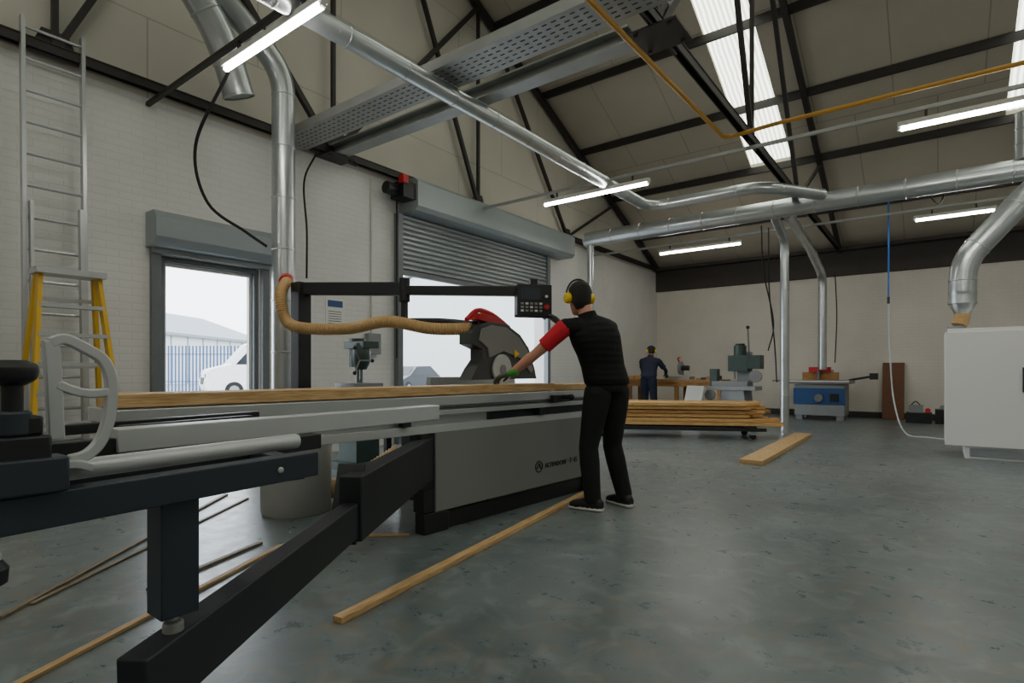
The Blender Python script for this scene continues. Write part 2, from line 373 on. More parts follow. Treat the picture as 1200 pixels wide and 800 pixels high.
# ---------------------------------------------------------------- lamps
def lamp(x0,x1,y,z=3.74):
    b=B('fluorescent_lamp')
    top=3.87 if y<10 else 3.83
    b.box((x0,y-0.035,z),(x1,y+0.035,z+0.05),M_lamp); b.box((x0,y-0.02,z-0.03),(x0+0.03,y+0.02,z),M_lamp); b.box((x1-0.03,y-0.02,z-0.03),(x1,y+0.02,z),M_lamp)
    b.cyl((x0+0.03,y,z-0.02),(x1-0.03,y,z-0.02),0.024,M_tube,n=12)
    for xx in (x0+0.25,x1-0.25): b.box((xx-0.012,y-0.012,z+0.05),(xx+0.012,y+0.012,top),M_steel)
    b.done()
for y,row in ((2.4,((-4.95,-3.5),(-0.3,1.3),(4.2,5.8))),(7.4,((-4.97,-3.2),(-0.35,1.35),(4.2,5.9))),(11.85,((-4.9,-3.15),(-0.33,0.75),(4.2,5.9))),(-2.4,((-4.9,-3.3),(-0.3,1.3),(4.2,5.8)))):
    for a,c in row: lamp(a,c,y,3.74 if y<10 else 3.70)

# ---------------------------------------------------------------- ducts and pipes
duct([(-5.75,10.3,0.9),(-5.75,10.3,3.7)],0.07,fr=0.2)
duct([(-5.85,10.3,3.84),(7.5,10.3,3.84)],0.15)
duct([(-5.7,3.4,0.75),(-5.7,3.4,4.35),(-5.72,2.9,4.75),(-5.75,2.0,5.35)],0.12,fr=0.25,rib=0.5)
b=B('extraction_duct'); duct([(-5.78,2.95,3.95),(-5.74,2.75,4.45),(-5.72,2.3,5.0)],0.15,fr=0.25,rib=0.3,b=b); b.done()
duct([(-3.88,1.6,3.855),(-3.88,8.95,3.855),(-2.1,8.95,3.86),(-1.45,9.95,3.86)],0.088,fr=0.35)
duct([(-2.25,11.3,0.0),(-2.25,11.3,3.5),(-2.25,10.45,3.78)],0.075,fr=0.25)
duct([(-2.1,14.5,1.15),(-2.1,14.5,3.3),(-2.15,13.2,3.7),(-2.05,10.5,3.8)],0.09,fr=0.3)
b=B('extraction_duct')
duct([(0.26,9.55,2.0),(0.26,9.55,2.55),(0.98,9.75,3.45),(1.3,10.2,3.75)],0.15,fr=0.35,rib=0.35,b=b)
b.tube([(0.26,9.55,2.15),(0.26,9.55,1.95),(0.26,9.55,1.85)],[0.155,0.13,0.08],M_galv,20)
pp=path([(0.26,9.55,1.9),(0.25,9.55,1.8),(0.22,9.53,1.71)],0.012)
b.tube(pp,[0.085*(1+0.05*(i%2)) for i in range(len(pp))],M_hose,16)
b.done()
duct([(0.95,10.3,3.98),(0.95,10.3,4.6)],0.12,rib=0.2)
b=B('gas_pipe')
b.tube(fillet([(-2.06,0.5,3.78),(-2.06,7.0,3.92),(-1.5,7.0,3.95),(9.0,7.0,3.95)],0.12),0.024,M_gas,12); b.done()

def cable(name,pts,r=0.012,m=None):
    b=B(name); b.tube(path(pts,0.05),r,m or M_cable,8); b.done()
cable('hanging_cable',[(-4.98,2.45,3.74),(-5.5,2.4,3.2),(-5.7,2.6,2.75),(-5.74,3.0,2.55),(-5.78,3.25,2.45)],0.015)
cable('hanging_cable',[(-6.45,4.3,3.92),(-6.4,4.1,3.5),(-6.42,4.15,2.9),(-6.5,4.2,2.3)],0.012)
cable('hanging_cable',[(-2.42,10.3,3.6),(-2.5,10.8,2.9),(-2.42,11.2,2.0),(-2.6,11.6,1.5)],0.012)
cable('hanging_cable',[(-2.35,10.5,3.6),(-2.45,11.0,2.6),(-2.38,11.1,1.6),(-2.36,11.18,0.9)],0.012)
cable('hanging_cable',[(-1.9,14.9,3.4),(-1.87,14.95,2.4),(-1.9,14.9,1.3)],0.012)
cable('hanging_cable',[(-0.6,12.0,4.1),(-0.2,11.7,4.12),(0.0,11.4,3.8),(0.1,11.0,3.9)],0.012)
b=B('air_hose')
b.tube(path([(-0.7,12.0,4.3),(-0.7,12.0,3.3),(-0.7,12.0,2.4)],0.1),0.014,M_blue,8); b.cyl((-0.7,12.0,2.42),(-0.7,12.0,2.3),0.022,M_steel,n=10)
b.tube(path([(-0.7,12.0,2.3),(-0.68,12.0,1.5),(-0.62,11.95,0.6),(-0.45,11.8,0.05),(-0.1,11.5,0.015),(0.3,11.2,0.015)],0.06),0.012,M_clear,8); b.done()

# ---------------------------------------------------------------- panel saw
aS=-4.36
MS=Matrix.Translation((-2.735,2.646,0))@Matrix.Rotation(math.radians(aS),4,'Z')
saw=bpy.data.objects.new('sliding_table_panel_saw',None); scene.collection.objects.link(saw); saw.matrix_world=MS
b=B('cabinet',MS)
b.box((-0.10,0.0,0.0),(0.0,0.22,0.14),M_blk); b.box((-0.12,0.22,0.0),(-0.03,1.9,0.12),M_blk); b.box((-0.1,1.9,0),(0,2.1,0.14),M_blk)
b.box((-0.12,0.0,0.14),(-0.012,0.10,0.70),M_blk)
b.box((-0.03,0.10,0.14),(0.0,2.06,0.69),M_panel)
b.box((-1.1,0.65,0.06),(-0.032,2.05,0.84),M_anth)
b.box((-1.15,0.6,0.0),(-0.2,0.75,0.06),M_blk)
b.done(0.006,saw)
b=B('sliding_carriage',MS)
b.box((-0.34,-1.65,0.72),(-0.05,2.15,0.80),M_alul)
b.box((-0.40,-1.75,0.80),(0.02,2.25,0.835),M_alu); b.box((-0.385,-1.74,0.835),(0.005,2.24,0.865),M_mgrey); b.box((-0.40,-1.75,0.865),(0.02,2.25,0.93),M_alu)
b.box((0.012,-1.7,0.845),(0.0215,2.2,0.853),M_blk)
b.box((-0.05,-1.2,0.68),(0.0,2.05,0.735),M_alul); b.box((-0.02,-1.75,0.925),(0.005,2.25,0.933),M_blk)
b.box((-0.05,2.25,0.8),(0.0,2.4,0.9),M_blk)
for y in (-1.5,-0.2,1.2): b.box((-0.02,y,0.74),(0.028,y+0.07,0.80),M_blk)
b.box((0.02,1.35,0.84),(0.06,1.6,0.9),M_blk); b.cyl((0.05,1.5,0.88),(0.12,1.5,0.88),0.018,M_blk); b.ball((0.13,1.5,0.88),0.028,M_blk)
b.done(0.004,saw)
b=B('machine_table',MS)
b.box((-1.1,0.7,0.86),(-0.42,2.1,0.93),M_castiron); b.box((-1.9,0.9,0.86),(-1.1,2.0,0.93),M_alu)
b.box((-1.85,0.95,0.8),(-1.8,1.95,0.86),M_blk); b.box((-1.85,1.0,0.0),(-1.79,1.06,0.8),M_blk); b.box((-1.85,1.8,0.0),(-1.79,1.86,0.8),M_blk)
b.cyl((-1.95,0.82,0.86),(-0.5,0.82,0.86),0.025,M_alu); b.box((-1.0,0.85,0.93),(-0.94,2.0,1.05),M_alu)
b.done(0.005,saw)
b=B('blade_guard')
hx=-3.16; ys=0.15
pf=[(3.37,1.03),(4.33,1.03),(4.30,1.12),(4.20,1.32),(4.06,1.44),(3.86,1.52),(3.62,1.53),(3.46,1.49),(3.38,1.42),(3.38,1.33),(3.52,1.29),(3.52,1.20),(3.44,1.12)]
b.poly([(hx-0.07,y+ys,z) for y,z in pf],(0.14,0,0),M_hoodd)
pf2=[(3.47,1.36),(3.58,1.30),(3.60,1.22),(3.80,1.28),(4.05,1.22),(4.22,1.08),(4.25,1.12),(4.16,1.30),(4.03,1.41),(3.84,1.49),(3.64,1.50),(3.50,1.46)]
b.poly([(hx+0.06,y+ys,z) for y,z in pf2],(0.025,0,0),M_hood)
b.cyl((hx+0.075,3.92,1.12),(hx+0.095,3.92,1.12),0.13,M_alul,n=32); b.cyl((hx+0.095,3.92,1.12),(hx+0.105,3.92,1.12),0.04,M_hood)
pp=path([(hx+0.02,3.52,1.53),(hx+0.02,3.66,1.62),(hx+0.02,3.86,1.60),(hx+0.02,4.10,1.50)],0.03); b.tube(pp,0.022,M_red,10)
b.poly([(hx-0.04,3.62,1.54),(hx-0.04,4.02,1.50),(hx-0.04,3.92,1.57),(hx-0.04,3.68,1.60)],(0.1,0,0),M_red)
b.poly([(hx+0.086,4.10,1.30),(hx+0.086,4.18,1.26),(hx+0.086,4.10,1.22)],(0.004,0,0),M_yel)
b.tube(path([(-3.95,3.50,1.56),(-3.5,3.58,1.54),(hx,3.68,1.50)],0.05),0.03,M_blk,12)
b.done(0.008,saw)
b=B('control_arm')
b.box((-5.12,3.13,0),(-4.98,3.27,1.98),M_blk); b.box((-5.25,3.0,0),(-4.85,3.4,0.03),M_blk)
b.beam((-5.05,3.2,1.92),(-3.92,3.557,1.86),0.09,0.12,M_anth); b.beam((-3.98,3.54,1.85),(-2.82,3.88,1.78),0.07,0.085,M_blk)
b.cyl((-3.93,3.55,1.74),(-3.93,3.55,1.96),0.05,M_blk); b.beam((-3.93,3.55,1.9),(-3.93,3.55,1.5),0.05,0.05,M_blk)
b.done(0.006,saw)
MC=Matrix.Translation((-2.74,3.92,1.70))@Matrix.Rotation(math.radians(-40),4,'Z')
b=B('control_panel',MC)
b.box((-0.06,-0.15,-0.13),(0.05,0.15,0.13),M_blk); b.box((0.05,-0.12,0.0),(0.053,0.05,0.1),M_screen); 
for i in range(5):
    for j in range(3): b.box((0.05,-0.12+i*0.04,-0.1+j*0.03),(0.056,-0.095+i*0.04,-0.083+j*0.03),M_mgrey if (i+j)%3 else M_white)
b.cyl((0.05,0.1,-0.06),(0.08,0.1,-0.06),0.02,M_red,n=14); b.cyl((0.05,0.1,0.03),(0.07,0.1,0.03),0.012,M_white,n=12); b.box((-0.03,-0.03,0.13),(0.03,0.03,0.18),M_blk)
b.box((0.03,-0.17,-0.15),(0.045,0.17,-0.13),M_blk)
b.done(0.006,saw)
b=B('extraction_hose')
pp=path([(-5.62,3.38,2.05),(-5.3,3.2,2.02),(-5.08,3.0,1.85),(-4.98,2.98,1.62),(-4.76,3.0,1.51),(-4.31,3.2,1.49),(-3.88,3.3,1.54),(-3.5,3.46,1.47),(-3.16,3.6,1.46)],0.011)
b.tube(pp,[0.055 if i%2 else 0.047 for i in range(len(pp))],M_hose,14)
b.cyl((-5.42,3.27,2.06),(-5.28,3.17,2.01),0.066,M_red)
pp=path([(-3.7,3.3,0.4),(-3.95,2.95,0.15),(-4.2,2.85,0.12),(-4.5,2.95,0.2),(-5.2,3.3,0.25),(-5.65,3.4,0.4),(-5.7,3.4,0.8)],0.013)
b.tube(pp,[0.085 if i%2 else 0.075 for i in range(len(pp))],M_hose,14)
b.done(0,saw)
b=B('swing_arm')
b.beam((-2.007,1.505,0.51),(-2.79,2.72,0.51),0.10,0.28,M_anth)
b.beam((-1.33,0.455,0.43),(-2.15,1.73,0.47),0.07,0.15,M_anth)
b.box((-2.86,2.62,0.3),(-2.74,2.86,0.7),M_blk); b.beam((-2.03,1.48,0.36),(-2.12,1.6,0.68),0.12,0.03,M_blk)
b.cyl((-1.395,0.56,0.5),(-1.395,0.56,0.53),0.022,M_galvd); b.cyl((-1.395,0.56,0.53),(-1.395,0.56,0.56),0.012,M_alu)
b.done(0.005,saw)
b=B('outrigger_table')
b.box((-1.435,0.52,0.55),(-1.355,0.60,0.82),M_slate)
b.beam((-1.27,-0.15,0.845),(-1.395,0.92,0.845),0.05,0.066,M_slate)
b.cyl((-1.385,0.22,0.90),(-1.475,0.92,0.90),0.021,M_alul,n=24)
b.beam((-1.41,0.88,0.83),(-2.70,1.02,0.83),0.05,0.06,M_slate); b.beam((-1.30,0.16,0.83),(-2.76,0.95,0.83),0.05,0.06,M_slate)
b.beam((-1.62,0.35,0.86),(-1.72,1.15,0.86),0.05,0.05,M_blk); b.beam((-1.95,0.45,0.86),(-2.05,1.2,0.86),0.05,0.05,M_blk); b.beam((-2.3,0.7,0.86),(-2.36,1.3,0.86),0.05,0.05,M_blk)
b.beam((-1.74,0.55,0.918),(-1.80,1.80,0.918),0.07,0.062,M_alul); b.beam((-1.73,0.40,0.905),(-1.74,0.55,0.905),0.05,0.04,M_blk)
b.beam((-2.02,0.50,0.93),(-2.12,1.15,0.93),0.04,0.03,M_blk); b.beam((-1.9,0.62,0.93),(-1.98,1.05,0.93),0.03,0.025,M_blk)
b.cyl((-1.24,0.22,0.80),(-1.24,0.22,0.76),0.015,M_alu)
b.tube([(-1.24,0.215,0.79),(-1.24,0.215,0.775),(-1.24,0.215,0.75)],[0.02,0.03,0.028],M_blk,14)
b.cyl((-1.35,0.80,0.845),(-1.362,0.80,0.845),0.008,M_alu,n=10)
b.done(0.003,saw)
def ribbon(b,pts,w,th,x,m):
    n=len(pts); L=[];R=[]
    for i,(y,z) in enumerate(pts):
        a=pts[max(i-1,0)]; c=pts[min(i+1,n-1)]; t=V((c[0]-a[0],c[1]-a[1])).normalized(); nn=V((-t.y,t.x))
        ww=w[i] if isinstance(w,(list,tuple)) else w
        L.append((y+nn.x*ww/2,z+nn.y*ww/2)); R.append((y-nn.x*ww/2,z-nn.y*ww/2))
    b.poly([(x,y,z) for y,z in L+R[::-1]],(th,0,0),m)
b=B('crosscut_stop')
def sm(pts): 
    q=path([(p[0],p[1],0) for p in pts],0.006); return [(a.x,a.y) for a in q]
ribbon(b,sm([(.329,1.161),(.332,1.108),(.335,1.042),(.338,.968)]),0.026,0.02,-1.375,M_alul)
ribbon(b,sm([(.327,1.154),(.351,1.163),(.386,1.145),(.413,1.125),(.427,1.092),(.429,1.050),(.424,1.001),(.409,.956),(.386,.932),(.358,.925)]),0.021,0.02,-1.3745,M_alul)
ribbon(b,sm([(.338,1.075),(.365,1.062),(.395,1.055),(.424,1.058)]),0.018,0.02,-1.374,M_alul)
ribbon(b,sm([(.324,.918),(.365,.918),(.393,.907)]),0.018,0.05,-1.39,M_alul)
b.done(0.003,saw)
b=B('clamp')
cx,cy=-1.31,0.262
b.tube([(cx,cy,1.075),(cx,cy,1.085),(cx,cy,1.10),(cx,cy,1.112),(cx,cy,1.12)],[0.018,0.034,0.038,0.036,0.02],M_blk,24)
b.cyl((cx,cy,0.99),(cx,cy,1.08),0.016,M_blk); b.cyl((cx,cy,0.985),(cx,cy,1.03),0.028,M_slate)
b.box((cx-0.035,cy-0.05,0.93),(cx+0.03,cy+0.05,0.985),M_blk); b.box((cx-0.03,cy-0.09,0.88),(cx+0.035,cy+0.075,0.945),M_slate); b.box((cx-0.02,cy+0.01,0.985),(cx+0.02,cy+0.04,1.02),M_blk)
b.done(0.005,saw)
for txt,x,y,sz in (('ALTENDORF',0.003,1.30,0.054),('F 45',0.003,1.66,0.064)):
    cu=bpy.data.curves.new('logo_text','FONT'); cu.body=txt; cu.size=sz; cu.extrude=0.001; cu.offset=0.001
    o=bpy.data.objects.new('panel_lettering',cu); scene.collection.objects.link(o); cu.materials.append(M_blk)
    o.matrix_world=MS@Matrix.Translation((x,y,0.29))@Matrix(((0,0,1,0),(1,0,0,0),(0,1,0,0),(0,0,0,1)))
    mw=o.matrix_world.copy(); o.parent=saw; o.matrix_parent_inverse=saw.matrix_world.inverted(); o.matrix_world=mw
b=B('badge',MS); 
pts=[]
for i in range(28):
    a=2*math.pi*i/28; pts.append((0.002,1.22+math.cos(a)*0.045,0.31+math.sin(a)*0.045))
b.tube(pts+[pts[0]],0.005,M_blk,6); b.tube([(0.003,1.195,0.29),(0.003,1.22,0.34),(0.003,1.245,0.29)],0.006,M_blk,6); b.done(0,saw)

b=B('timber_board',MS); b.box((-0.36,-1.72,0.934),(-0.08,1.55,0.995),M_woody); b.done(0.003)
b=B('timber_board',MS); b.box((-0.30,1.62,0.934),(-0.03,2.4,0.985),M_woody); b.done(0.003)

b=B('dust_drum'); c=(-4.04,2.52)
b.tube([(c[0],c[1],z) for z in (0,0.02,0.58,0.60,0.62,0.65)],[0.25,0.26,0.27,0.29,0.29,0.28],M_drum,40); b.done()

# ---------------------------------------------------------------- green pillar drill
b=B('pillar_drill'); c=V((-5.3,4.1,0))
b.box((c.x-0.25,c.y-0.25,0),(c.x+0.25,c.y+0.25,0.08),M_green); b.box((c.x-0.16,c.y-0.16,0.08),(c.x+0.16,c.y+0.16,0.75),M_green)
b.cyl(c+V((0,0,0.75)),c+V((0,0,1.2)),0.045,M_castiron); b.box((c.x-0.05,c.y-0.3,0.92),(c.x+0.3,c.y+0.1,0.97),M_castiron)
b.tube([c+V((0.1,-0.05,z)) for z in (1.12,1.2,1.34,1.42)],[0.06,0.10,0.10,0.06],M_green,20); b.cyl(c+V((-0.1,0.05,1.15)),c+V((-0.1,0.05,1.48)),0.09,M_green)
b.box((c.x-0.15,c.y-0.1,1.36),(c.x+0.2,c.y+0.12,1.44),M_green); b.cyl(c+V((0.1,-0.05,1.0)),c+V((0.1,-0.05,1.14)),0.02,M_castiron)
for k in range(3):
    a=k*2.094; e=c+V((0.22,-0.15+0.16*math.cos(a),1.22+0.16*math.sin(a))); b.cyl(c+V((0.2,-0.15,1.22)),e,0.009,M_castiron,n=8); b.ball(e,0.022,M_blk)
b.done(0.006)

# ---------------------------------------------------------------- ladders
b=B('extension_ladder')
def lad(y,t): return V((-6.33-0.14*t,y,0.0+4.25*t))
for y in (1.36,1.80): b.beam(lad(y,0),lad(y,1),0.03,0.075,M_alu,up=(1,0,0))
for i in range(15):
    t=(i+0.7)/15; b.cyl(lad(1.36,t),lad(1.80,t),0.015,M_alu,n=10)
def lad2(y,t): return V((-6.25-0.12*t,y,0.0+2.6*t))
for y in (1.40,1.76): b.beam(lad2(y,0),lad2(y,1),0.025,0.07,M_alu,up=(1,0,0))
b.done()
b=B('step_ladder')
lx=-5.85; ly=1.54
for s,y0,y1 in ((0,ly-0.34,ly-0.20),(1,ly+0.34,ly+0.20)):
    b.beam((lx+0.34,y0,0.0),(lx,y1,1.93),0.03,0.085,M_fibre,up=(1,0,0)); b.beam((lx-0.32,y0,0.0),(lx-0.10,y1,1.90),0.03,0.06,M_fibre,up=(1,0,0))
    b.box((lx+0.28,y0-0.04,0),(lx+0.40,y0+0.04,0.06),M_rub); b.box((lx-0.37,y0-0.04,0),(lx-0.27,y0+0.04,0.05),M_rub)
b.box((lx-0.14,ly-0.24,1.90),(lx+0.10,ly+0.24,1.95),M_alu)
for i in range(7):
    t=(i+0.8)/8; xx=lx+0.34*(1-t); hw=0.34-0.14*t; b.box((xx-0.05,ly-hw,1.93*t-0.015),(xx+0.05,ly+hw,1.93*t+0.015),M_alu)
for t in (0.3,0.6,0.9):
    hw=0.34-0.14*t; b.beam((lx-0.32+0.22*t,ly-hw,1.9*t),(lx-0.32+0.22*t,ly+hw,1.9*t),0.02,0.03,M_alu)
b.done()

# ---------------------------------------------------------------- floor timber
def strip(name,p,q,w,h,m,z=None):
    d=V((q[0]-p[0],q[1]-p[1],0)); L=d.length
    Mx=Matrix.Translation((p[0],p[1],0))@Matrix.Rotation(math.atan2(-d.x,d.y),4,'Z')
    b=B(name,Mx); b.box((-w/2,0,0.001 if z is None else z),(w/2,L,h+(z or 0)),m); return b.done(0.002)
strip('timber_plank',(-1.76,7.0),(-1.82,10.6),0.26,0.055,M_woody)
strip('timber_batten',(-2.09,1.50),(-2.54,4.6),0.055,0.03,M_woody)
strip('timber_strip',(-3.32,0.62),(-5.04,2.46),0.03,0.015,M_woodd)
strip('timber_strip',(-3.40,0.75),(-4.75,2.5),0.025,0.012,M_woodd)
strip('timber_strip',(-2.45,0.30),(-3.29,1.95),0.035,0.015,M_woody)
strip('timber_strip',(-3.15,1.15),(-3.45,1.9),0.035,0.015,M_woodd)
strip('timber_strip',(-3.1,2.35),(-2.83,2.60),0.03,0.012,M_woody)

ang=math.radians(27)
MT=Matrix.Translation((-4.95,8.25,0))@Matrix.Rotation(ang,4,'Z')
b=B('timber_stack_trolley',MT)
for x in (0.5,2.9):
    for y in (0.05,0.65):
        b.cyl((x,y-0.02,0.05),(x,y+0.02,0.05),0.05,M_rub,n=16); b.box((x-0.04,y-0.03,0.07),(x+0.04,y+0.03,0.13),M_galvd)
b.box((0.3,0,0.13),(3.1,0.08,0.18),M_blk); b.box((0.3,0.62,0.13),(3.1,0.7,0.18),M_blk); b.box((0.45,0,0.18),(0.53,0.7,0.22),M_blk); b.box((2.8,0,0.18),(2.88,0.7,0.22),M_blk)
z=0.22; r=random.Random(7)
for lay in range(6):
    y=r.uniform(-0.05,0.05)
    while y<0.62:
        w=r.uniform(0.13,0.2); e0=r.uniform(-0.1,0.35); e1=3.4-r.uniform(0,0.5)-lay*0.03
        b.box((e0,y+r.uniform(-0.02,0.02),z),(e1,y+w-0.008,z+0.052),M_woodx if r.random()<0.75 else M_bench); y+=w
    z+=0.055+ (0.014 if lay%2 else 0.004)
b.done(0.003)

b=B('workbench')
b.box((-6.3,12.95,0.84),(-3.9,13.7,0.91),M_bench)
for x in (-6.2,-5.0,-4.0):
    for y in (13.0,13.6): b.box((x,y,0),(x+0.09,y+0.07,0.84),M_bench)
b.box((-6.25,13.0,0.25),(-3.95,13.65,0.29),M_bench); b.box((-6.25,12.98,0.74),(-3.95,13.0,0.84),M_bench)
b.done(0.004)
b=B('mitre_saw'); c=V((-4.95,13.3,0.91))
b.box((-5.2,13.15,0.91),(-4.68,13.5,0.98),M_mgrey); b.cyl(c+V((-0.03,0.0,0.27)),c+V((0.03,0,0.27)),0.16,M_mgrey,n=28); b.cyl(c+V((0.03,0,0.27)),c+V((0.2,0,0.27)),0.06,M_blk); b.beam(c+V((0,0.15,0.1)),c+V((0,0.05,0.45)),0.05,0.05,M_alu); b.tube(path([c+V((0,-0.1,0.42)),c+V((0,-0.2,0.5)),c+V((0,-0.05,0.52))],0.03),0.018,M_red,8)
b.done(0.004)
b=B('wood_offcuts'); 
r=random.Random(3)
for i in range(3):
    x=-6.25+i*0.16; b.box((x,13.15,0.91),(x+0.13,13.15+r.uniform(0.25,0.5),0.91+r.uniform(0.03,0.12)),M_woodx)
b.done()
b=B('clamp_set')
for i in range(4):
    x=-4.5+i*0.12; b.box((x,13.05,0.91),(x+0.1,13.5,0.94+0.02*i),M_blk if i%2 else M_bench)
b.done()

b=B('mortising_machine'); c=V((-3.3,12.0,0))
b.poly([(c.x-0.3,c.y-0.3,0),(c.x+0.3,c.y-0.3,0),(c.x+0.22,c.y-0.3,0.72),(c.x-0.22,c.y-0.3,0.72)],(0,0.6,0),M_mgrey)
b.box((c.x-0.50,c.y-0.35,0.72),(c.x+0.45,c.y+0.2,0.80),M_mgrey); b.box((c.x-0.40,c.y-0.32,0.80),(c.x+0.3,c.y+0.1,0.9),M_castiron)
b.box((c.x+0.0,c.y+0.05,0.8),(c.x+0.24,c.y+0.3,1.5),M_mgrey)
b.box((c.x-0.1,c.y-0.25,1.1),(c.x+0.28,c.y+0.1,1.42),M_green); b.cyl(c+V((0.1,-0.1,1.42)),c+V((0.1,-0.1,1.62)),0.12,M_green,n=24); b.cyl(c+V((0.1,-0.1,1.62)),c+V((0.1,-0.1,1.66)),0.09,M_blk,n=24)
b.cyl(c+V((0.0,-0.14,0.95)),c+V((0.0,-0.14,1.1)),0.02,M_castiron); b.beam(c+V((0.28,-0.1,1.3)),c+V((0.3,-0.3,1.95)),0.03,0.03,M_castiron); b.ball(c+V((0.3,-0.3,1.97)),0.035,M_blk)
b.box((c.x+0.28,c.y-0.25,1.15),(c.x+0.52,c.y+0.05,1.42),M_green); b.cyl(c+V((0.45,-0.3,1.0)),c+V((0.45,-0.36,1.0)),0.12,M_castiron,n=24)
b.cyl(c+V((-0.4,-0.4,0.62)),c+V((-0.4,-0.44,0.62)),0.11,M_castiron,n=24); b.box((c.x-0.45,c.y-0.3,0.8),(c.x-0.3,c.y-0.1,1.15),M_green)
b.done(0.006)
b=B('plywood_sheet'); b.beam((-3.95,11.0,0.0),(-3.95,11.45,0.8),0.35,0.02,M_drum,up=(0,-0.8,0.55)); b.done()

b=B('spindle_moulder'); c=V((-2.15,14.75,0))
b.box((c.x-0.5,c.y-0.4,0.1),(c.x+0.5,c.y+0.4,0.8),M_mgrey); b.box((c.x-0.52,c.y-0.415,0.35),(c.x+0.52,c.y-0.4,0.72),M_mblue)
for x in (-0.48,0.34): b.box((c.x+x,c.y-0.38,0),(c.x+x+0.14,c.y-0.2,0.1),M_mgrey); b.box((c.x+x,c.y+0.2,0),(c.x+x+0.14,c.y+0.38,0.1),M_mgrey)
b.box((c.x-0.75,c.y-0.48,0.82),(c.x+0.62,c.y+0.42,0.9),M_castiron); b.box((c.x-0.66,c.y-0.5,0.86),(c.x+0.6,c.y-0.48,0.89),M_white)
b.box((c.x-0.4,c.y-0.05,0.9),(c.x+0.35,c.y+0.02,1.08),M_bench); b.box((c.x-0.2,c.y+0.0,0.9),(c.x+0.2,c.y+0.35,1.14),M_mgrey)
b.cyl(c+V((-0.05,-0.12,0.9)),c+V((-0.05,-0.12,1.15)),0.03,M_castiron); b.box((c.x-0.25,c.y-0.14,1.08),(c.x+0.2,c.y-0.02,1.2),M_red)
b.cyl(c+V((0,-0.42,0.5)),c+V((0,-0.48,0.5)),0.09,M_castiron,n=24); b.box((c.x+0.22,c.y-0.425,0.42),(c.x+0.4,c.y-0.414,0.6),M_blk)
b.beam(c+V((0.55,0.0,0.9)),c+V((1.05,-0.05,1.0)),0.05,0.05,M_blk); b.box((c.x+0.95,c.y-0.15,0.92),(c.x+1.1,c.y+0.05,1.06),M_blk)
b.box((c.x-1.0,c.y-0.3,0.86),(c.x-0.75,c.y+0.2,0.9),M_castiron)
b.done(0.005)

b=B('brown_board_panel'); b.beam((-0.82,15.5,0.0),(-0.82,15.74,1.3),0.42,0.025,M_board,up=(0,-1,0)); b.done()
b=B('tool_box_pile')
b.box((-0.55,14.7,0),(-0.1,15.1,0.22),M_blk); b.box((-0.5,14.75,0.22),(-0.25,15.0,0.38),M_mgrey); b.box((-0.05,14.75,0),(0.3,15.15,0.3),M_blk); b.cyl((-0.17,14.72,0.27),(-0.17,14.95,0.27),0.05,M_red); b.cyl((0.08,14.8,0.34),(0.08,15.0,0.34),0.05,M_mgrey); b.tube(path([(-0.46,14.8,0.38),(-0.38,14.8,0.46),(-0.3,14.8,0.38)],0.02),0.012,M_blk,8)
b.done(0.01)

b=B('edge_bander_cabinet')
x0,x1,y0,y1=0.07,2.2,9.1,10.0
b.box((x0,y0,0.16),(x1,y1,1.60),M_white); b.box((x0+0.03,y0+0.03,1.60),(x1-0.03,y1-0.03,1.645),M_white)
b.box((x0+0.2,y0+0.06,0.0),(x1-0.2,y1-0.1,0.16),M_white); b.box((x0+0.25,y0+0.04,0.03),(x1-0.3,y0+0.06,0.13),M_mgrey)
b.box((x0+0.80,y0-0.012,0.2),(x0+0.812,y0,1.58),M_mgrey); b.box((x0+0.74,y0-0.04,0.85),(x0+0.77,y0,1.15),M_blk); b.box((x0+0.95,y0-0.015,1.1),(x0+1.3,y0,1.4),M_screen)
b.cyl((0.2,9.52,1.64),(0.2,9.52,1.70),0.1,M_mgrey)
b.done(0.02)

# ---------------------------------------------------------------- outside
b=B('yard_ground'); b.box((-120,-60,-0.25),(WX-0.25,120,-0.06),M_asph); b.done()
def place(x,y,fx,fy):
    return Matrix.Translation((x,y,-0.06))@Matrix.Rotation(math.atan2(-fx,fy),4,'Z')
def vehicle(name,Mx,prof,win,w,wheels,m,front):
    b=B(name,Mx)
    b.poly([(-w/2,y,z) for y,z in prof],(w,0,0),m)
    for wn in win:
        for sx in (-1,1): b.poly([(sx*(w/2+0.004)-0.004,y,z) for y,z in wn],(0.008,0,0),M_glass)
    for y,rw in wheels:
        for sx in (-1,1):
            b.cyl((sx*(w/2-0.2),y,rw),(sx*(w/2+0.02),y,rw),rw,M_rub,n=24); b.cyl((sx*(w/2+0.0),y,rw),(sx*(w/2+0.03),y,rw),rw*0.55,M_mgrey,n=16)
    (p,q)=front[0]; 
    d=V((0,q[0]-p[0],q[1]-p[1])); nrm=V((0,d.z,-d.y)).normalized()
    if nrm.y<0: nrm=-nrm
    b.poly([V((-w/2+0.12,p[0],p[1])),V((w/2-0.12,p[0],p[1])),V((w/2-0.18,q[0],q[1])),V((-w/2+0.18,q[0],q[1]))],nrm*0.01,M_glass)
    for sx in (-1,1): b.box((sx*(w/2-0.22)-0.15,front[1][0]-0.05,front[1][1]-0.1),(sx*(w/2-0.22)+0.15,front[1][0]+0.02,front[1][1]+0.1),M_screen)
    b.box((-0.5,front[1][0]-0.05,front[1][1]-0.35),(0.5,front[1][0]+0.05,front[1][1]-0.05),M_blk)
    b.done(0.05)
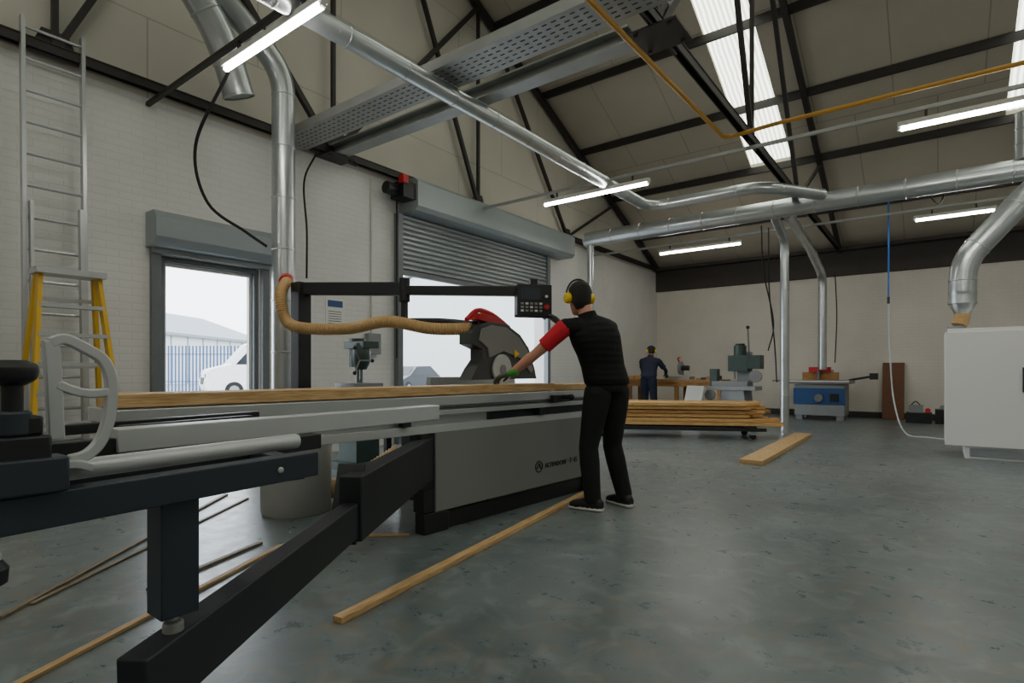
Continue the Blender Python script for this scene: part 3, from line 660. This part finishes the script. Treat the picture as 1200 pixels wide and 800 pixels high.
vehicle('delivery_van',place(-24.2,13.9,-0.3,-0.95),[(-2.7,0.35),(2.75,0.35),(2.85,0.6),(2.8,1.05),(2.65,1.25),(1.9,1.45),(1.15,2.35),(0.8,2.5),(-2.65,2.55),(-2.7,2.4)],
  [[(0.35,1.45),(1.7,1.45),(1.15,2.1),(0.35,2.15)]],2.0,[(1.75,0.36),(-1.6,0.36)],M_vanw,[((1.85,1.5),(1.2,2.3)),(2.8,0.95)])
vehicle('parked_car',place(-22.6,20.6,0.3,-0.95),[(-2.1,0.3),(2.1,0.3),(2.15,0.7),(1.2,0.95),(0.5,1.42),(-1.0,1.45),(-1.9,1.0),(-2.15,0.9)],
  [[(-1.4,0.97),(0.95,0.95),(0.45,1.36),(-0.95,1.38)]],1.75,[(1.35,0.32),(-1.35,0.32)],M_car,[((1.15,0.98),(0.55,1.4)),(2.1,0.75)])
b=B('palisade_fence')
p=V((-40,10.9,0)); q=V((-30.5,18.4,0)); n=60
for i in range(n):
    c=p+(q-p)*i/n; b.beam(c+V((0,0,-0.06)),c+V((0,0,2.6)),0.09,0.02,M_fence,up=(1,-1,0))
for z in (0.5,2.1): b.beam(p+V((0,0,z)),q+V((0,0,z)),0.05,0.05,M_fence)
b.done()
def building(name,c,w,l,h,rh,ang):
    Mx=Matrix.Translation((c[0],c[1],-0.06))@Matrix.Rotation(math.radians(ang),4,'Z')
    b=B(name,Mx); b.poly([(-w/2,-l/2,0),(w/2,-l/2,0),(w/2,-l/2,h),(0,-l/2,h+rh),(-w/2,-l/2,h)],(0,l,0),M_bld)
    for s in (-1,1):
        b.poly([(s*(w/2+0.4),-l/2-0.3,h-0.15),(0,-l/2-0.3,h+rh+0.1),(0,-l/2-0.3,h+rh+0.3),(s*(w/2+0.4),-l/2-0.3,h+0.1)],(0,l+0.6,0),M_bldroof)
    i=-l/2+2
    while i<l/2-2:
        b.box((w/2,i,0),(w/2+0.05,i+0.15,h-0.2),M_bldroof); i+=2.5
    b.done()
building('warehouse_building',(-64,20),16,30,4.6,2.8,35)
building('warehouse_building',(-32,46),30,30,5.0,4.0,0)

# ---------------------------------------------------------------- people
class Fig:
    def __init__(s): s.b={}
    def bm(s,m):
        if m not in s.b: s.b[m]=B('t')
        return s.b[m]
    def loft(s,rings,m,n=24,k=2.0):
        b=s.bm(m); R=[]
        for c,ax,ay in rings:
            c=V(c);ax=V(ax);ay=V(ay); ring=[]
            for i in range(n):
                t=2*math.pi*i/n; ct,st=math.cos(t),math.sin(t)
                ring.append(b.bm.verts.new(c+ax*math.copysign(abs(ct)**(2/k),ct)+ay*math.copysign(abs(st)**(2/k),st)))
            R.append(ring)
        for i in range(len(R)-1):
            for j in range(n): b.face([R[i][j],R[i][(j+1)%n],R[i+1][(j+1)%n],R[i+1][j]],m)
        b.face(R[0][::-1],m); b.face(R[-1],m)
    def limb(s,pts,rad,m,n=16):
        s.bm(m).tube(pts,rad,m,n)
        for p,r in zip(pts,rad): s.bm(m).ball(p,r,m)
    def build(s,name,voxel,smooth=3):
        trees={}; me=bpy.data.meshes.new('tmp'); big=bmesh.new()
        for m,b in s.b.items():
            bmesh.ops.recalc_face_normals(b.bm,faces=b.bm.faces)
            trees[m]=BVHTree.FromBMesh(b.bm)
            t=bpy.data.meshes.new('t'); b.bm.to_mesh(t); big.from_mesh(t); bpy.data.meshes.remove(t)
        big.to_mesh(me); big.free()
        o=bpy.data.objects.new('tmp',me); scene.collection.objects.link(o)
        r=o.modifiers.new('r','REMESH'); r.mode='VOXEL'; r.voxel_size=voxel; r.use_smooth_shade=True
        sm=o.modifiers.new('s','SMOOTH'); sm.iterations=smooth; sm.factor=0.5
        dg=bpy.context.evaluated_depsgraph_get(); res=bpy.data.meshes.new_from_object(o.evaluated_get(dg)); bpy.data.objects.remove(o)
        ms=list(s.b.keys()); res.materials.clear()
        for m in ms: res.materials.append(m)
        for p in res.polygons:
            best=9;bi=0
            for i,m in enumerate(ms):
                h=trees[m].find_nearest(p.center,0.2)
                if h[0] is not None and h[3]<best: best=h[3]; bi=i
            p.material_index=bi; p.use_smooth=True
        res.name=name; ob=bpy.data.objects.new(name,res)
        zmin=min(v.co.z for v in res.vertices); cx=sum(v.co.x for v in res.vertices)/len(res.vertices); cy=sum(v.co.y for v in res.vertices)/len(res.vertices)
        for v in res.vertices: v.co-=V((cx,cy,zmin))
        ob.location=(cx,cy,max(zmin,0.0)); scene.collection.objects.link(ob)
        return ob
def hand(F,w,d,n,thumb,m,curl=0.5,cuff=None):
    w=V(w); d=V(d).normalized(); n=V(n); n=(n-d*n.dot(d)).normalized(); s=d.cross(n)*thumb
    F.loft([(w-d*0.02,s*0.028,n*0.022),(w+d*0.02,s*0.034,n*0.02),(w+d*0.06,s*0.043,n*0.019),(w+d*0.10,s*0.044,n*0.016),(w+d*0.108,s*0.038,n*0.01)],m,20,2.4)
    for i,(off,L) in enumerate(((0.034,0.075),(0.0115,0.085),(-0.0115,0.078),(-0.034,0.06))):
        p=w+d*0.098+s*off; pts=[p]; a=0.15
        dirv=d+s*off*3.2; dirv.normalize()
        for fr in (0.45,0.3,0.25):
            a+=curl*(0.7 if fr==0.45 else 0.9); v=dirv*math.cos(a)-n*math.sin(a); p=p+v*L*fr; pts.append(p)
        F.limb(pts,[0.0108,0.010,0.0092,0.008],m,10)
    p=w+d*0.03+s*0.03
    F.limb([p,p+d*0.03+s*0.03-n*0.008,p+d*0.06+s*0.038-n*0.02,p+d*0.083+s*0.036-n*0.03],[0.016,0.0135,0.0115,0.0095],m,10)
    if cuff: F.loft([(w-d*0.07,s*0.036,n*0.032),(w-d*0.02,s*0.035,n*0.029),(w+d*0.01,s*0.033,n*0.024)],cuff)
def lerp(a,b,t): return V(a)*(1-t)+V(b)*t
def person(name,P,C,voxel=0.0075):
    F=Fig()
    tf=V(P['face_torso']).normalized(); hf=V(P['face_hip']).normalized(); Z=V((0,0,1))
    pel,che,neck=V(P['pelvis']),V(P['chest']),V(P['neck'])
    sp=(neck-pel).normalized(); tr=tf.cross(sp).normalized(); tf=sp.cross(tr).normalized()
    hr=hf.cross(Z).normalized()
    def ring(t,w,dp,off=0):
        c=pel*(1-t)**2+ (che*2-pel*0.5-neck*0.5)*2*t*(1-t)+neck*t*t
        r=(hr*(1-t)+tr*t).normalized(); f=(hf*(1-t)+tf*t).normalized()
        return (c+f*off,r*w,f*dp)
    F.loft([ring(-0.08,0.165,0.115),ring(-0.02,0.180,0.13),ring(0.1,0.172,0.128),ring(0.16,0.165,0.125)],C['trousers'])
    F.loft([ring(0.04,0.186,0.142),ring(0.10,0.188,0.144),ring(0.3,0.178,0.14,0.01),ring(0.5,0.188,0.145,0.005),ring(0.68,0.205,0.15),ring(0.8,0.205,0.14),ring(0.9,0.175,0.115),ring(0.96,0.12,0.09),ring(1.0,0.078,0.075)],C['vest'],32,2.2)
    hs=P.get('head_scale',1.06)
    hc=V(P['head']); hfw=V(P['head_face']).normalized(); hu=V(P.get('head_up',(0,0,1))); hu=(hu-hfw*hu.dot(hfw)).normalized(); hrr=hfw.cross(hu)
    F.limb([neck-sp*0.02,lerp(neck,hc,0.45)-hfw*0.012,hc-hu*0.05-hfw*0.015],[0.062,0.057,0.058],C['skin'])
    F.loft([(neck-sp*0.03,tr*0.085,tf*0.08),(neck+sp*0.045,tr*0.07,tf*0.07)],C['vest'])
    hu=hu*hs; hfw=hfw*hs; hrr=hrr*hs
    H=[(-.118,.022,.025,.062),(-.105,.04,.042,.05),(-.08,.052,.062,.034),(-.05,.062,.078,.02),(-.015,.068,.088,.008),(.02,.073,.094,.0),(.055,.073,.093,-.006),(.085,.060,.078,-.008),(.105,.040,.052,-.008),(.116,.018,.022,-.008)]
    F.loft([(hc+hu*h+hfw*o,hrr*w,hfw*dd) for h,w,dd,o in H],C['skin'],28)
    F.limb([hc+hfw*0.088+hu*0.012,hc+hfw*0.105-hu*0.02,hc+hfw*0.094-hu*0.034],[0.010,0.014,0.011],C['skin'])
    F.limb([hc+hfw*0.090-hu*0.062-hrr*0.022,hc+hfw*0.096-hu*0.062,hc+hfw*0.090-hu*0.062+hrr*0.022],[0.006,0.008,0.006],C['lip'])
    for sg in (-1,1):
        F.limb([hc+hrr*sg*0.072+hu*0.012-hfw*0.008,hc+hrr*sg*0.074-hu*0.03-hfw*0.002],[0.016,0.011],C['skin'])
        F.limb([hc+hfw*0.085+hrr*sg*0.045+hu*0.03,hc+hfw*0.094+hrr*sg*0.018+hu*0.032],[0.006,0.007],C['hair'])
        F.bm(C['eye']).ball(hc+hfw*0.086+hrr*sg*0.030+hu*0.010,0.011,C['eye'])
    F.loft([(hc-hu*0.095-hfw*0.045,hrr*0.050,hfw*0.035),(hc-hu*0.05-hfw*0.042,hrr*0.068,hfw*0.058),(hc-hu*0.02-hfw*0.034,hrr*0.075,hfw*0.070),(hc+hu*0.01-hfw*0.025,hrr*0.080,hfw*0.084),(hc+hu*0.045-hfw*0.016,hrr*0.083,hfw*0.096),(hc+hu*0.075-hfw*0.012,hrr*0.079,hfw*0.098),(hc+hu*0.10-hfw*0.012,hrr*0.062,hfw*0.078),(hc+hu*0.118-hfw*0.012,hrr*0.038,hfw*0.048),(hc+hu*0.126-hfw*0.012,hrr*0.014,hfw*0.018)],C['hair'],28)
    for sd in ('L','R'):
        S,E,W=V(P['sh'+sd]),V(P['el'+sd]),V(P['wr'+sd]); root=lerp(S,ring(0.82,0,0)[0],0.4)
        F.limb([root,S],[0.085,0.064],C['vest'])
        F.limb([S,lerp(S,E,0.5),E,lerp(E,W,0.3),lerp(E,W,0.7),W],[0.055,0.049,0.041,0.043,0.035,0.028],C['arm'])
        cut=P.get('sleeve',0.72)
        F.limb([lerp(S,E,0.08),lerp(S,E,cut*0.72)],[0.071,0.063],C['sleeve'])
        dE=(E-S).normalized(); q=dE.cross(Z).normalized(); qq=dE.cross(q)
        F.loft([(lerp(S,E,cut*0.5),q*0.064,qq*0.064),(lerp(S,E,cut),q*0.063,qq*0.063)],C['sleeve'])
        hd=V(P['hd'+sd]); hn=V(P['hn'+sd]); th=P['th'+sd]
        hand(F,W+hd.normalized()*0.01,hd,hn,th,C['glove'],P.get('curl'+sd,0.5),C['cuff'])
        Hp,K,A=V(P['hip'+sd]),V(P['kn'+sd]),V(P['an'+sd])
        F.limb([Hp,lerp(Hp,K,0.3),lerp(Hp,K,0.75),K,lerp(K,A,0.3),lerp(K,A,0.75),A+V((0,0,0.01))],[0.108,0.102,0.084,0.077,0.079,0.070,0.066],C['trousers'],18)
        ft=V(P['ft'+sd]).normalized(); fs=ft.cross(Z)
        g=V((A.x,A.y,0))
        F.loft([(g-ft*0.085+Z*0.045,fs*0.028,Z*0.035),(g-ft*0.06+Z*0.055,fs*0.042,Z*0.05),(g-ft*0.0+Z*0.06,fs*0.046,Z*0.055),(g+ft*0.06+Z*0.05,fs*0.046,Z*0.045),(g+ft*0.12+Z*0.042,fs*0.05,Z*0.035),(g+ft*0.17+Z*0.035,fs*0.042,Z*0.026),(g+ft*0.195+Z*0.03,fs*0.022,Z*0.016)],C['shoe'],20,2.4)
        F.loft([(g-ft*0.09+Z*0.013,fs*0.03,Z*0.013),(g-ft*0.06+Z*0.013,fs*0.045,Z*0.013),(g+ft*0.02+Z*0.013,fs*0.046,Z*0.013),(g+ft*0.12+Z*0.013,fs*0.053,Z*0.013),(g+ft*0.18+Z*0.013,fs*0.042,Z*0.013),(g+ft*0.205+Z*0.013,fs*0.02,Z*0.012)],C['sole'],20,3.0)
    ob=F.build(name,voxel,2)
    b=B('ear_defenders')
    for sg in (-1,1):
        c=hc+hrr*sg*0.074-hu*0.004; b.tube([c,c+hrr*sg*0.012,c+hrr*sg*0.034,c+hrr*sg*0.044],[0.040,0.045,0.041,0.026],M_yel,20); b.tube([c-hrr*sg*0.012,c],[0.036,0.036],M_rub,20)
    pp=[]
    for i in range(17):
        a=math.pi*i/16; pp.append(hc+hrr*math.cos(a)*0.105+hu*(math.sin(a)*0.142-0.0))
    b.tube(pp,0.008,M_blk,8); b.done(0,ob)
    return ob
def mat_vest():
    m=bpy.data.materials.new('quilted_vest'); m.use_nodes=True; nt=m.node_tree; b=nt.nodes['Principled BSDF']
    b.inputs['Base Color'].default_value=lin((17,18,21)); b.inputs['Roughness'].default_value=0.75; b.inputs['Specular IOR Level'].default_value=0.25
    g=nt.nodes.new('ShaderNodeNewGeometry'); w=nt.nodes.new('ShaderNodeTexWave'); w.bands_direction='Z'; w.inputs['Scale'].default_value=6.5; w.inputs['Distortion'].default_value=1.2
    nt.links.new(g.outputs['Position'],w.inputs['Vector']); bp=nt.nodes.new('ShaderNodeBump'); bp.inputs['Strength'].default_value=0.3; bp.inputs['Distance'].default_value=0.006
    nt.links.new(w.outputs['Fac'],bp.inputs['Height']); nt.links.new(bp.outputs['Normal'],b.inputs['Normal']); return m
M_skin=mat('skin',(196,140,116),0.5,0,20,0.06)
C1=dict(trousers=mat('black_trousers',(17,17,20),0.85,0,10,0.2,0.4,12),vest=mat_vest(),skin=M_skin,lip=mat('lips',(160,90,84),0.5),hair=mat('black_hair',(18,16,16),0.7,0,60,0.3,0.4,120),eye=mat('eye',(220,218,212),0.3),
  arm=mat('skin_arm',(192,136,112),0.5,0,20,0.06),sleeve=mat('red_tshirt',(200,26,44),0.8,0,20,0.08),glove=mat('glove_grey',(86,92,88),0.7,0,30,0.2),cuff=mat('glove_green',(60,150,50),0.7),shoe=mat('black_shoe',(24,24,26),0.6),sole=mat('white_sole',(205,205,200),0.6))
P1=dict(pelvis=(-2.08,4.00,0.98),chest=(-2.12,3.95,1.25),neck=(-2.20,3.90,1.52),head=(-2.28,3.905,1.685),face_torso=(-0.86,0.5,0),face_hip=(-0.9,0.4,0),head_face=(-0.8,0.6,-0.12),
  shL=(-2.29,3.715,1.445),elL=(-2.50,3.61,1.235),wrL=(-2.70,3.56,1.085),hdL=(-0.9,-0.1,-0.25),hnL=(-0.2,0,1),thL=1,curlL=0.35,
  shR=(-2.10,4.08,1.445),elR=(-2.36,4.20,1.30),wrR=(-2.56,4.08,1.50),hdR=(-0.6,-0.35,0.55),hnR=(0.3,0.6,0.7),thR=-1,curlR=0.5,
  hipL=(-2.12,3.915,0.93),knL=(-2.20,3.91,0.50),anL=(-2.18,3.94,0.09),ftL=(-0.95,-0.1,0),
  hipR=(-2.05,4.085,0.93),knR=(-2.12,4.16,0.50),anR=(-2.05,4.23,0.09),ftR=(-0.9,0.35,0))
person('machine_operator',P1,C1,0.006)
navy=mat('navy_overall',(24,30,52),0.85,0,10,0.15)
C2=dict(C1); C2.update(trousers=navy,vest=mat('navy_jacket',(26,32,54),0.8),sleeve=mat('navy_sleeve',(26,32,55),0.8),arm=mat('navy_forearm',(25,31,54),0.8))
ox,oy=-5.36,12.35
P2=dict(pelvis=(ox,oy,0.96),chest=(ox-0.02,oy+0.08,1.2),neck=(ox-0.04,oy+0.2,1.43),head=(ox-0.05,oy+0.27,1.58),face_torso=(-0.3,0.95,0),face_hip=(-0.1,1,0),head_face=(-0.4,0.8,-0.4),head_scale=1.0,
  shL=(ox-0.22,oy+0.13,1.34),elL=(ox-0.30,oy+0.32,1.12),wrL=(ox-0.18,oy+0.52,1.02),hdL=(0.3,0.9,-0.3),hnL=(0,0,1),thL=1,
  shR=(ox+0.16,oy+0.19,1.34),elR=(ox+0.28,oy+0.34,1.12),wrR=(ox+0.20,oy+0.54,1.03),hdR=(-0.2,0.9,-0.3),hnR=(0,0,1),thR=-1,
  hipL=(ox-0.09,oy,0.9),knL=(ox-0.1,oy+0.03,0.48),anL=(ox-0.12,oy-0.02,0.09),ftL=(-0.2,1,0),hipR=(ox+0.09,oy,0.9),knR=(ox+0.11,oy+0.04,0.48),anR=(ox+0.12,oy,0.09),ftR=(0.2,1,0))
person('bench_worker',P2,C2,0.010)

# ---------------------------------------------------------------- world + camera
w=bpy.data.worlds.new('overcast'); scene.world=w; w.use_nodes=True
bg=w.node_tree.nodes['Background']; bg.inputs[0].default_value=(0.86,0.93,1.0,1); bg.inputs[1].default_value=6.5
cam=bpy.data.cameras.new('camera'); co=bpy.data.objects.new('camera',cam); scene.collection.objects.link(co); scene.camera=co
cam.lens=19.8; cam.sensor_width=36; cam.shift_y=35/1200; cam.clip_start=0.05; cam.clip_end=400
co.location=(0,0,1.1); co.rotation_euler=(math.radians(90),0,math.radians(37.1))
print('DONE')
